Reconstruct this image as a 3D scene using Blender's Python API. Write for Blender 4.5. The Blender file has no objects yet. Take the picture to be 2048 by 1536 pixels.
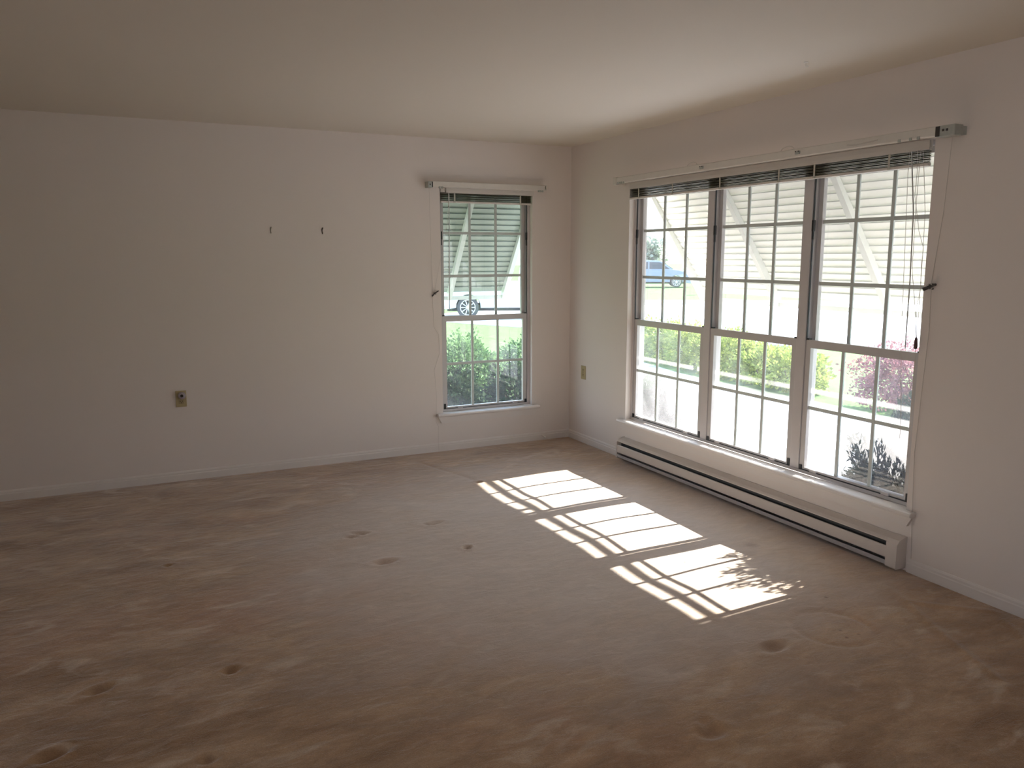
import bpy, math, random
import numpy as np
from mathutils import Vector, Matrix, noise as mnoise
random.seed(11)
rng = np.random.default_rng(5)
PI = math.pi
sc = bpy.context.scene
C = sc.collection

# ------------------------------------------------------------------ camera
cam_d = bpy.data.cameras.new('camera')
cam = bpy.data.objects.new('camera', cam_d); C.objects.link(cam)
YAW, PITCH, ROLL, F = 0.45290, 0.15867, -0.0019, 1589.2
cam.location = (-3.4078, -5.8738, 1.5479)
fw = Vector((math.sin(YAW) * math.cos(PITCH), math.cos(YAW) * math.cos(PITCH), -math.sin(PITCH)))
rt = Vector((math.cos(YAW), -math.sin(YAW), 0)); up = rt.cross(fw)
rt2 = rt * math.cos(ROLL) + up * math.sin(ROLL); up2 = -rt * math.sin(ROLL) + up * math.cos(ROLL)
cam.rotation_euler = Matrix((rt2, up2, -fw)).transposed().to_euler()
cam_d.sensor_fit = 'HORIZONTAL'; cam_d.sensor_width = 36.0
cam_d.lens = 36.0 * F / 2048.0
cam_d.clip_start = 0.05; cam_d.clip_end = 300
sc.camera = cam

# ------------------------------------------------------------------ light
vs = sc.view_settings
vs.view_transform = 'Standard'; vs.look = 'None'; vs.gamma = 1.0; vs.exposure = 0.90
vs.use_curve_mapping = False
cy = sc.cycles
cy.max_bounces = 14; cy.diffuse_bounces = 8; cy.glossy_bounces = 4; cy.transparent_max_bounces = 24
cy.transmission_bounces = 6
cy.sample_clamp_indirect = 12.0
cy.use_denoising = True
cy.blur_glossy = 0.5

SUN_TRAVEL = Vector((-1.0, -0.045, -0.592)).normalized()
sun_d = bpy.data.lights.new('sun', 'SUN'); sun_d.energy = 17.0; sun_d.angle = math.radians(0.53)
sun_d.color = (1.0, 0.94, 0.86)
sun = bpy.data.objects.new('sun', sun_d); C.objects.link(sun)
sun.rotation_euler = SUN_TRAVEL.to_track_quat('-Z', 'Y').to_euler()
sun.location = (12, 0.6, 8)

world = bpy.data.worlds.new('world'); sc.world = world; world.use_nodes = True
wn = world.node_tree.nodes; wl = world.node_tree.links; wn.clear()
wo = wn.new('ShaderNodeOutputWorld'); bg = wn.new('ShaderNodeBackground')
tc = wn.new('ShaderNodeTexCoord'); sx = wn.new('ShaderNodeSeparateXYZ'); cr = wn.new('ShaderNodeValToRGB')
cr.color_ramp.elements[0].position = 0.0; cr.color_ramp.elements[0].color = (0.95, 0.97, 1.0, 1)
cr.color_ramp.elements[1].position = 0.7; cr.color_ramp.elements[1].color = (0.42, 0.62, 1.0, 1)
wl.new(tc.outputs['Generated'], sx.inputs[0]); wl.new(sx.outputs['Z'], cr.inputs['Fac'])
wl.new(cr.outputs['Color'], bg.inputs['Color']); bg.inputs['Strength'].default_value = 2.6
wl.new(bg.outputs[0], wo.inputs[0])

# ------------------------------------------------------------------ materials
def mat(name):
    m = bpy.data.materials.new(name); m.use_nodes = True
    return m, m.node_tree.nodes, m.node_tree.links, m.node_tree.nodes['Principled BSDF']

def simple(name, col, rough=0.6, metal=0.0, var=0.06, scale=30.0, bump=0.0, bscale=80.0, spec=0.5):
    """plain surface whose colour wanders a little with a noise texture"""
    m, n, l, p = mat(name)
    tcn = n.new('ShaderNodeTexCoord'); nz = n.new('ShaderNodeTexNoise'); nz.inputs['Scale'].default_value = scale
    nz.inputs['Detail'].default_value = 4
    l.new(tcn.outputs['Object'], nz.inputs['Vector'])
    mx = n.new('ShaderNodeMix'); mx.data_type = 'RGBA'
    mx.inputs[6].default_value = tuple(c * (1 - var) for c in col) + (1,)
    mx.inputs[7].default_value = tuple(min(1, c * (1 + var)) for c in col) + (1,)
    l.new(nz.outputs['Fac'], mx.inputs[0]); l.new(mx.outputs[2], p.inputs['Base Color'])
    p.inputs['Roughness'].default_value = rough; p.inputs['Metallic'].default_value = metal
    p.inputs['Specular IOR Level'].default_value = spec
    if bump:
        nb = n.new('ShaderNodeTexNoise'); nb.inputs['Scale'].default_value = bscale; nb.inputs['Detail'].default_value = 3
        l.new(tcn.outputs['Object'], nb.inputs['Vector'])
        b = n.new('ShaderNodeBump'); b.inputs['Strength'].default_value = bump; b.inputs['Distance'].default_value = 0.002
        l.new(nb.outputs['Fac'], b.inputs['Height']); l.new(b.outputs[0], p.inputs['Normal'])
    return m

M = {}
M['wall'] = simple('wall_paint', (0.73, 0.67, 0.63), 0.7, var=0.012, scale=2.5, bump=0.15, bscale=120)
M['ceiling'] = simple('ceiling_paint', (0.68, 0.63, 0.56), 0.8, var=0.012, scale=1.5, bump=0.1, bscale=90)
M['trim'] = simple('trim_paint', (0.72, 0.675, 0.64), 0.5, var=0.03, scale=9)
M['stool'] = simple('stool_paint', (0.76, 0.72, 0.69), 0.4, var=0.03, scale=12)
M['vinyl'] = simple('window_frame_white', (0.56, 0.53, 0.53), 0.4, var=0.03, scale=12)
M['sash'] = simple('sash_white', (0.53, 0.51, 0.505), 0.35, var=0.04, scale=14)
M['muntin'] = simple('muntin_white', (0.55, 0.60, 0.58), 0.4, var=0.03)
M['track'] = simple('dark_track', (0.035, 0.04, 0.045), 0.5)
M['black'] = simple('black_plastic', (0.012, 0.012, 0.014), 0.5)
M['heater'] = simple('heater_enamel', (0.64, 0.585, 0.545), 0.35, var=0.02)
M['fin'] = simple('heater_fins', (0.05, 0.055, 0.06), 0.5, metal=0.3)
M['lip'] = simple('heater_lip', (0.42, 0.41, 0.42), 0.35, var=0.04)
M['rod'] = simple('rod_enamel', (0.66, 0.63, 0.58), 0.35, var=0.06, scale=25)
M['rod_end'] = simple('rod_end_metal', (0.40, 0.42, 0.39), 0.5, metal=0.0, var=0.2, scale=60)
M['blind'] = simple('blind_rail', (0.66, 0.62, 0.575), 0.4, var=0.02)
M['slat'] = simple('blind_slats', (0.11, 0.10, 0.045), 0.5, var=0.15, scale=20)
M['tape'] = simple('blind_ladder', (0.50, 0.48, 0.42), 0.8)
M['cord'] = simple('cord', (0.58, 0.54, 0.50), 0.9)
M['wand'] = simple('wand', (0.55, 0.56, 0.55), 0.2)
M['tassel'] = simple('tassel', (0.10, 0.045, 0.045), 0.5)
M['cleat'] = simple('cleat', (0.035, 0.03, 0.028), 0.5)
M['ivory'] = simple('ivory_plate', (0.42, 0.345, 0.19), 0.4, var=0.05)
M['socket'] = simple('socket_face', (0.36, 0.29, 0.16), 0.4)
M['hole'] = simple('slot_dark', (0.02, 0.015, 0.01), 0.7)
M['plug'] = simple('plug_grey', (0.34, 0.31, 0.36), 0.3, var=0.2, scale=90)
M['nail'] = simple('nail_metal', (0.07, 0.05, 0.04), 0.4, metal=0.6)
M['nail_p'] = simple('nail_painted', (0.33, 0.30, 0.25), 0.6)
M['white_p'] = simple('white_plastic', (0.8, 0.79, 0.76), 0.4)
M['awning'] = simple('awning_enamel', (0.82, 0.83, 0.76), 0.45, var=0.04, scale=6)
M['awning_arm'] = simple('awning_arm', (0.76, 0.81, 0.77), 0.4, var=0.03, scale=6)
M['awning_back'] = simple('awning_enamel_green', (0.40, 0.46, 0.40), 0.45, var=0.04, scale=6)
M['gap_shade'] = simple('awning_gap_shade', (0.17, 0.22, 0.21), 0.7, var=0.2, scale=9)
M['gap_shade_r'] = simple('awning_gap_shade_light', (0.52, 0.53, 0.50), 0.7, var=0.2, scale=9)
M['arm_r'] = simple('awning_arm_grey', (0.62, 0.64, 0.60), 0.5)
M['siding'] = simple('siding', (0.6, 0.58, 0.54), 0.7)

def carpet():
    m, n, l, p = mat('carpet')
    tcn = n.new('ShaderNodeTexCoord')
    def nz(scale, detail=5, rough=0.55, dist=0.0, vec=None):
        t = n.new('ShaderNodeTexNoise'); t.inputs['Scale'].default_value = scale; t.inputs['Detail'].default_value = detail
        t.inputs['Roughness'].default_value = rough; t.inputs['Distortion'].default_value = dist
        l.new(vec or tcn.outputs['Object'], t.inputs['Vector']); return t
    def ramp(src, a, b, ca, cb):
        r = n.new('ShaderNodeValToRGB'); r.color_ramp.elements[0].position = a; r.color_ramp.elements[1].position = b
        r.color_ramp.elements[0].color = ca; r.color_ramp.elements[1].color = cb
        l.new(src, r.inputs['Fac']); return r
    mp = n.new('ShaderNodeMapping'); mp.inputs['Rotation'].default_value = (0, 0, math.radians(-24)); mp.inputs['Scale'].default_value = (0.8, 1.7, 1)
    l.new(tcn.outputs['Object'], mp.inputs['Vector'])
    big = nz(2.1, 6, 0.6, 0.5, mp.outputs[0])
    r1 = ramp(big.outputs['Fac'], 0.36, 0.62, (0.29, 0.167, 0.082, 1), (0.47, 0.315, 0.19, 1))
    red = nz(1.1, 3, 0.5, 0.3)
    rr = ramp(red.outputs['Fac'], 0.55, 0.72, (0, 0, 0, 1), (1, 1, 1, 1))
    mx = n.new('ShaderNodeMix'); mx.data_type = 'RGBA'; mx.inputs[7].default_value = (0.45, 0.235, 0.135, 1)
    mul = n.new('ShaderNodeMath'); mul.operation = 'MULTIPLY'; mul.inputs[1].default_value = 0.55
    l.new(rr.outputs['Color'], mul.inputs[0]); l.new(mul.outputs[0], mx.inputs[0]); l.new(r1.outputs['Color'], mx.inputs[6])
    # worn light patches with soft edges
    wr = nz(4.6, 4, 0.5, 0.8, mp.outputs[0])
    rw = ramp(wr.outputs['Fac'], 0.57, 0.70, (0, 0, 0, 1), (1, 1, 1, 1))
    m2 = n.new('ShaderNodeMix'); m2.data_type = 'RGBA'; m2.inputs[7].default_value = (0.56, 0.43, 0.315, 1)
    mu2 = n.new('ShaderNodeMath'); mu2.operation = 'MULTIPLY'; mu2.inputs[1].default_value = 0.7
    l.new(rw.outputs['Color'], mu2.inputs[0]); l.new(mu2.outputs[0], m2.inputs[0]); l.new(mx.outputs[2], m2.inputs[6])
    # pile speckle
    sp = nz(260, 2, 0.6)
    rs = ramp(sp.outputs['Fac'], 0.3, 0.7, (0.84, 0.84, 0.84, 1), (1.14, 1.14, 1.14, 1))
    m3 = n.new('ShaderNodeMix'); m3.data_type = 'RGBA'; m3.blend_type = 'MULTIPLY'; m3.inputs[0].default_value = 1.0
    l.new(m2.outputs[2], m3.inputs[6]); l.new(rs.outputs['Color'], m3.inputs[7])
    last = m3.outputs[2]
    mo = nz(9.5, 6, 0.65, 0.9, mp.outputs[0])
    rm = ramp(mo.outputs['Fac'], 0.35, 0.65, (0.93, 0.925, 0.92, 1), (1.08, 1.08, 1.08, 1))
    m4 = n.new('ShaderNodeMix'); m4.data_type = 'RGBA'; m4.blend_type = 'MULTIPLY'; m4.inputs[0].default_value = 1.0
    l.new(last, m4.inputs[6]); l.new(rm.outputs['Color'], m4.inputs[7]); last = m4.outputs[2]
    # glow around the sun patch put into the colour: paler, greyer zone
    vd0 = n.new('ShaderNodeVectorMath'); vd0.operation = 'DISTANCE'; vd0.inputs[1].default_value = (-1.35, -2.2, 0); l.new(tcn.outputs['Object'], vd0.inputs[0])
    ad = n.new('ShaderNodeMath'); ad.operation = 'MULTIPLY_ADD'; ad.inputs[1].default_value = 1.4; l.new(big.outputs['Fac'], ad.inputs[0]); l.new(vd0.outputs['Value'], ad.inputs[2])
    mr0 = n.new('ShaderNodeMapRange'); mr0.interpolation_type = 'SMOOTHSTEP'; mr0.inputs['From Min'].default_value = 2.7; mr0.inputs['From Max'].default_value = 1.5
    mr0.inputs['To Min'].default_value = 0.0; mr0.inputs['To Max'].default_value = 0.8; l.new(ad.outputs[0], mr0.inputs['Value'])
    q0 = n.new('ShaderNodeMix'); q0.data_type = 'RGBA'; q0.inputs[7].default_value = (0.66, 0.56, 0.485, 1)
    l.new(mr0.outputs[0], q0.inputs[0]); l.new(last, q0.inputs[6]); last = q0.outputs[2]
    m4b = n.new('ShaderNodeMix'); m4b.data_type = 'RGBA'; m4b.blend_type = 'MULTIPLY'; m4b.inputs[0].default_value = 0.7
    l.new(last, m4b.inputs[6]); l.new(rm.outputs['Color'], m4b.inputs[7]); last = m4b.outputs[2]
    # small darker spots, many of them centred on the furniture dents
    spots = [(-1.275, -0.955, .022, .85), (-3.267, -1.655, .012, .7), (-0.955, -1.315, .014, .6), (-1.202, -2.314, .01, .5),
             (-0.948, -2.776, .02, .35), (-0.60, -3.40, .012, .85), (-0.80, -3.66, .01, .8), (-0.83, -3.72, .011, .8), (-0.76, -3.72, .01, .6),
             (-1.9, -1.64, .03, .4), (-1.834, -2.087, .028, .6), (-2.297, -2.10, .045, .35), (-3.585, -2.81, .04, .45),
             (-3.71, -3.18, .05, .4), (-3.139, -2.87, .03, .4), (-1.159, -3.65, .06, .35), (-1.765, -4.0, .05, .35), (-3.27, -3.41, .02, .5),
             (-2.29, -1.63, .025, .35), (-0.88, -0.42, .03, .6), (-0.33, -0.30, .03, .6), (-0.43, -2.73, .05, .4)]
    for (x, y, r, s) in spots:
        vd = n.new('ShaderNodeVectorMath'); vd.operation = 'DISTANCE'
        vd.inputs[1].default_value = (x, y, 0)
        fl = n.new('ShaderNodeVectorMath'); fl.operation = 'MULTIPLY'; fl.inputs[1].default_value = (1, 1, 0)
        l.new(tcn.outputs['Object'], fl.inputs[0]); l.new(fl.outputs[0], vd.inputs[0])
        mr = n.new('ShaderNodeMapRange'); mr.inputs['From Min'].default_value = r; mr.inputs['From Max'].default_value = r * 0.3
        mr.inputs['To Min'].default_value = 0; mr.inputs['To Max'].default_value = s
        l.new(vd.outputs['Value'], mr.inputs['Value'])
        q = n.new('ShaderNodeMix'); q.data_type = 'RGBA'; q.inputs[7].default_value = (0.22, 0.125, 0.08, 1)
        l.new(mr.outputs[0], q.inputs[0]); l.new(last, q.inputs[6]); last = q.outputs[2]
    l.new(last, p.inputs['Base Color'])
    p.inputs['Roughness'].default_value = 1.0; p.inputs['Specular IOR Level'].default_value = 0.05
    p.inputs['Sheen Weight'].default_value = 0.7; p.inputs['Sheen Roughness'].default_value = 0.35
    b1 = n.new('ShaderNodeBump'); b1.inputs['Strength'].default_value = 0.5; b1.inputs['Distance'].default_value = 0.004
    l.new(sp.outputs['Fac'], b1.inputs['Height'])
    mid = nz(14, 5, 0.65, 0.6, mp.outputs[0])
    b2 = n.new('ShaderNodeBump'); b2.inputs['Strength'].default_value = 0.5; b2.inputs['Distance'].default_value = 0.012
    l.new(mid.outputs['Fac'], b2.inputs['Height']); l.new(b1.outputs[0], b2.inputs['Normal']); l.new(b2.outputs[0], p.inputs['Normal'])
    return m
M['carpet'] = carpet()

def dusty_glass(name, base, amount, tint=(0.97, 0.995, 0.985)):
    """clear pane with a film of dust and dried wash streaks"""
    m = bpy.data.materials.new(name); m.use_nodes = True; n = m.node_tree.nodes; l = m.node_tree.links; n.clear()
    out = n.new('ShaderNodeOutputMaterial')
    tr = n.new('ShaderNodeBsdfTransparent'); tr.inputs[0].default_value = tint + (1,)
    gl = n.new('ShaderNodeBsdfGlossy'); gl.inputs['Roughness'].default_value = 0.02
    lw = n.new('ShaderNodeLayerWeight'); lw.inputs['Blend'].default_value = 0.5
    pw = n.new('ShaderNodeMath'); pw.operation = 'POWER'; pw.inputs[1].default_value = 5.0; l.new(lw.outputs['Facing'], pw.inputs[0])
    fr = n.new('ShaderNodeMath'); fr.operation = 'MULTIPLY_ADD'; fr.inputs[1].default_value = 0.9; fr.inputs[2].default_value = 0.07
    l.new(pw.outputs[0], fr.inputs[0])
    a = n.new('ShaderNodeMixShader'); l.new(fr.outputs[0], a.inputs[0]); l.new(tr.outputs[0], a.inputs[1]); l.new(gl.outputs[0], a.inputs[2])
    df = n.new('ShaderNodeBsdfDiffuse'); df.inputs[0].default_value = (0.86, 0.86, 0.87, 1)
    tl = n.new('ShaderNodeBsdfTranslucent'); tl.inputs[0].default_value = (0.9, 0.91, 0.95, 1)
    b = n.new('ShaderNodeMixShader'); b.inputs[0].default_value = 0.7
    l.new(df.outputs[0], b.inputs[1]); l.new(tl.outputs[0], b.inputs[2])
    tcn = n.new('ShaderNodeTexCoord'); nz = n.new('ShaderNodeTexNoise'); nz.inputs['Scale'].default_value = 2.6
    nz.inputs['Detail'].default_value = 5; nz.inputs['Distortion'].default_value = 0.7
    l.new(tcn.outputs['Object'], nz.inputs['Vector'])
    mr = n.new('ShaderNodeMapRange'); mr.inputs['From Min'].default_value = 0.3; mr.inputs['From Max'].default_value = 0.75
    mr.inputs['To Min'].default_value = base; mr.inputs['To Max'].default_value = base + amount
    l.new(nz.outputs['Fac'], mr.inputs['Value'])
    c = n.new('ShaderNodeMixShader'); l.new(mr.outputs[0], c.inputs[0]); l.new(a.outputs[0], c.inputs[1]); l.new(b.outputs[0], c.inputs[2])
    l.new(c.outputs[0], out.inputs[0])
    return m
M['glass'] = dusty_glass('dusty_glass', 0.07, 0.16)
M['glass_back'] = dusty_glass('back_window_glass', 0.03, 0.09, (0.90, 0.97, 0.94))

def leafmat(name, c1, c2, trans=0.35, scale=6):
    m, n, l, p = mat(name)
    tcn = n.new('ShaderNodeTexCoord'); nz = n.new('ShaderNodeTexNoise'); nz.inputs['Scale'].default_value = scale; nz.inputs['Detail'].default_value = 6
    l.new(tcn.outputs['Object'], nz.inputs['Vector'])
    r = n.new('ShaderNodeValToRGB'); r.color_ramp.elements[0].position = 0.35; r.color_ramp.elements[1].position = 0.65
    r.color_ramp.elements[0].color = c1 + (1,); r.color_ramp.elements[1].color = c2 + (1,)
    l.new(nz.outputs['Fac'], r.inputs['Fac']); l.new(r.outputs['Color'], p.inputs['Base Color'])
    p.inputs['Roughness'].default_value = 0.8; p.inputs['Specular IOR Level'].default_value = 0.15
    tl = n.new('ShaderNodeBsdfTranslucent'); l.new(r.outputs['Color'], tl.inputs[0])
    mx = n.new('ShaderNodeMixShader'); mx.inputs[0].default_value = trans
    l.new(p.outputs[0], mx.inputs[1]); l.new(tl.outputs[0], mx.inputs[2]); l.new(mx.outputs[0], n['Material Output'].inputs[0])
    return m
M['leaf_hedge'] = leafmat('hedge_leaf', (0.16, 0.22, 0.045), (0.36, 0.41, 0.10))
M['leaf_light'] = leafmat('bush_leaf', (0.06, 0.12, 0.05), (0.17, 0.26, 0.11))
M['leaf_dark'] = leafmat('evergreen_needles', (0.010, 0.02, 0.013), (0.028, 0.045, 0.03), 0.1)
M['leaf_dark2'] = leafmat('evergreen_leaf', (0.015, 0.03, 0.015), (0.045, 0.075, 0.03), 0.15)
M['leaf_purple'] = leafmat('barberry_leaf', (0.17, 0.07, 0.085), (0.36, 0.18, 0.19))
M['leaf_tree'] = leafmat('tree_leaf', (0.38, 0.42, 0.36), (0.48, 0.52, 0.44))  # haze over the far trees put into this pale leaf colour
M['bark'] = simple('bark', (0.10, 0.075, 0.055), 0.9, var=0.3, scale=40)
M['soil'] = simple('mulch', (0.16, 0.12, 0.09), 1.0, var=0.35, scale=30)
M['grass'] = simple('lawn_grass', (0.105, 0.19, 0.062), 1.0, var=0.30, scale=5, bump=0.5, bscale=60, spec=0.1)
M['concrete'] = simple('concrete', (0.40, 0.40, 0.41), 0.85, var=0.06, scale=4)
M['asphalt'] = simple('asphalt', (0.20, 0.205, 0.22), 0.9, var=0.08, scale=3)
M['car_white'] = simple('car_paint_white', (0.72, 0.74, 0.76), 0.25)
M['car_blue'] = simple('car_paint_blue', (0.20, 0.25, 0.34), 0.25)
M['car_glass'] = simple('car_glass', (0.03, 0.04, 0.05), 0.08)
M['tyre'] = simple('tyre', (0.07, 0.07, 0.075), 0.8)
M['alloy'] = simple('alloy', (0.62, 0.64, 0.67), 0.35, metal=0.4)

# ------------------------------------------------------------------ mesh helpers
class MB:
    def __init__(s): s.v = []; s.f = []
    def box(s, x0, x1, y0, y1, z0, z1, ch=0.0):
        if x0 > x1: x0, x1 = x1, x0
        if y0 > y1: y0, y1 = y1, y0
        if z0 > z1: z0, z1 = z1, z0
        b = len(s.v)
        if ch <= 0:
            s.v += [(x, y, z) for z in (z0, z1) for (x, y) in ((x0, y0), (x1, y0), (x1, y1), (x0, y1))]
            s.f += [tuple(b + i for i in q) for q in ((3, 2, 1, 0), (4, 5, 6, 7), (0, 1, 5, 4), (1, 2, 6, 5), (2, 3, 7, 6), (3, 0, 4, 7))]
            return s
        import bmesh
        bm = bmesh.new(); bmesh.ops.create_cube(bm, size=1)
        for v in bm.verts:
            v.co = Vector(((x0 + x1) / 2 + v.co.x * (x1 - x0), (y0 + y1) / 2 + v.co.y * (y1 - y0), (z0 + z1) / 2 + v.co.z * (z1 - z0)))
        bmesh.ops.bevel(bm, geom=list(bm.edges), offset=ch, segments=2, affect='EDGES', profile=0.5)
        bm.verts.index_update()
        s.v += [tuple(v.co) for v in bm.verts]; s.f += [tuple(b + v.index for v in f.verts) for f in bm.faces]
        bm.free(); return s
    def prism(s, pts, axis, a0, a1):
        """closed 2-D outline swept along axis: 'x' pts=(y,z), 'y' pts=(x,z), 'z' pts=(x,y)"""
        mk = {'x': lambda t, p: (t, p[0], p[1]), 'y': lambda t, p: (p[0], t, p[1]), 'z': lambda t, p: (p[0], p[1], t)}[axis]
        b = len(s.v); n = len(pts)
        s.v += [mk(a0, p) for p in pts] + [mk(a1, p) for p in pts]
        for i in range(n):
            j = (i + 1) % n; s.f.append((b + i, b + j, b + n + j, b + n + i))
        s.f.append(tuple(b + i for i in reversed(range(n)))); s.f.append(tuple(b + n + i for i in range(n)))
        return s
    def tube(s, pts, r, seg=8, r2=None, cap=True):
        pts = [Vector(p) for p in pts]; n = len(pts); b = len(s.v); ref = None
        for i, p in enumerate(pts):
            t = (pts[min(i + 1, n - 1)] - pts[max(i - 1, 0)]).normalized()
            if ref is None: ref = Vector((0, 0, 1)) if abs(t.z) < 0.9 else Vector((1, 0, 0))
            a = t.cross(ref).normalized(); c = t.cross(a).normalized(); ref = -c if False else ref
            rr = r if r2 is None else r + (r2 - r) * i / (n - 1)
            for k in range(seg):
                an = 2 * PI * k / seg
                s.v.append(tuple(p + a * math.cos(an) * rr + c * math.sin(an) * rr))
        for i in range(n - 1):
            for k in range(seg):
                q = (k + 1) % seg
                s.f.append((b + i * seg + k, b + i * seg + q, b + (i + 1) * seg + q, b + (i + 1) * seg + k))
        if cap:
            s.f.append(tuple(b + k for k in reversed(range(seg)))); s.f.append(tuple(b + (n - 1) * seg + k for k in range(seg)))
        return s
    def lathe(s, prof, origin, axis, seg=32, cap=True):
        """prof = [(radius, distance along axis)]"""
        ax = Vector(axis).normalized(); ref = Vector((0, 0, 1)) if abs(ax.z) < 0.9 else Vector((1, 0, 0))
        u = ax.cross(ref).normalized(); w = ax.cross(u); o = Vector(origin); b = len(s.v)
        for (r, d) in prof:
            for k in range(seg):
                an = 2 * PI * k / seg
                s.v.append(tuple(o + ax * d + u * (math.cos(an) * r) + w * (math.sin(an) * r)))
        for i in range(len(prof) - 1):
            for k in range(seg):
                q = (k + 1) % seg
                s.f.append((b + i * seg + k, b + i * seg + q, b + (i + 1) * seg + q, b + (i + 1) * seg + k))
        if cap: s.f.append(tuple(b + k for k in reversed(range(seg)))); s.f.append(tuple(b + (len(prof) - 1) * seg + k for k in range(seg)))
        return s
    def build(s, name, material, parent=None, loc=None, smooth=False):
        base = wloc(parent) if parent else Vector(loc if loc is not None else (0, 0, 0))
        me = bpy.data.meshes.new(name)
        me.from_pydata([(x - base.x, y - base.y, z - base.z) for (x, y, z) in s.v], [], s.f)
        me.update(); me.materials.append(material)
        if smooth: me.polygons.foreach_set('use_smooth', [True] * len(me.polygons))
        o = bpy.data.objects.new(name, me); C.objects.link(o)
        if parent: o.parent = parent
        else: o.location = base
        if not smooth or True:
            import bmesh
            bm = bmesh.new(); bm.from_mesh(me); bmesh.ops.recalc_face_normals(bm, faces=bm.faces); bm.to_mesh(me); bm.free()
        return o

def wloc(o):
    v = Vector((0, 0, 0))
    while o is not None:
        v += o.location; o = o.parent
    return v

def tag(o, label=None, cat=None, group=None, kind=None):
    if label: o['label'] = label
    if cat: o['category'] = cat
    if group: o['group'] = group
    if kind: o['kind'] = kind
    return o
def thing(name, loc, label, cat, group=None):
    o = bpy.data.objects.new(name, None); C.objects.link(o); o.location = loc; o.empty_display_size = 0.1
    return tag(o, label, cat, group)
def root(name, loc=(0, 0, 0)):
    o = bpy.data.objects.new(name, None); C.objects.link(o); o.location = loc; o['kind'] = 'structure'; return o
def box(*a, **k): return MB().box(*a, **k)

# ------------------------------------------------------------------ room shell
H = 2.44; XL, YF = -5.6, -8.2; WT = 0.15
BW = (-1.165, -0.362, 0.285, 2.085)      # back window opening x0 x1 z0 z1
RW = (-3.325, -0.86, 0.285, 2.085)       # right window opening y0 y1 z0 z1
def wall_with_hole(name, axis, lo, hi, t0, t1, hole, zb=-0.45):
    mb = MB(); a0, a1, z0, z1 = hole
    for (p, q, r, s_) in ((lo, a0, zb, 2.62), (a1, hi, zb, 2.62), (a0, a1, zb, z0), (a0, a1, z1, 2.62)):
        if axis == 'x': mb.box(p, q, t0, t1, r, s_)
        else: mb.box(t0, t1, p, q, r, s_)
    o = mb.build(name, M['wall']); o['kind'] = 'structure'; return o
wall_with_hole('wall_back', 'x', XL - WT, WT, 0, WT, BW)
wall_with_hole('wall_right', 'y', YF - WT, 0, 0, WT, RW)
wall_with_hole('wall_left', 'y', YF - WT, 0, XL - WT, XL, (-7.3, -5.3, 0.85, 2.08))  # unseen window opening added here to let in fill light
tag(box(XL, 0, YF - WT, YF, -0.45, 2.62).build('wall_front', M['wall']), kind='structure')
tag(box(XL, 0, YF, 0, H, H + 0.18).build('ceiling', M['ceiling']), kind='structure')

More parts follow.
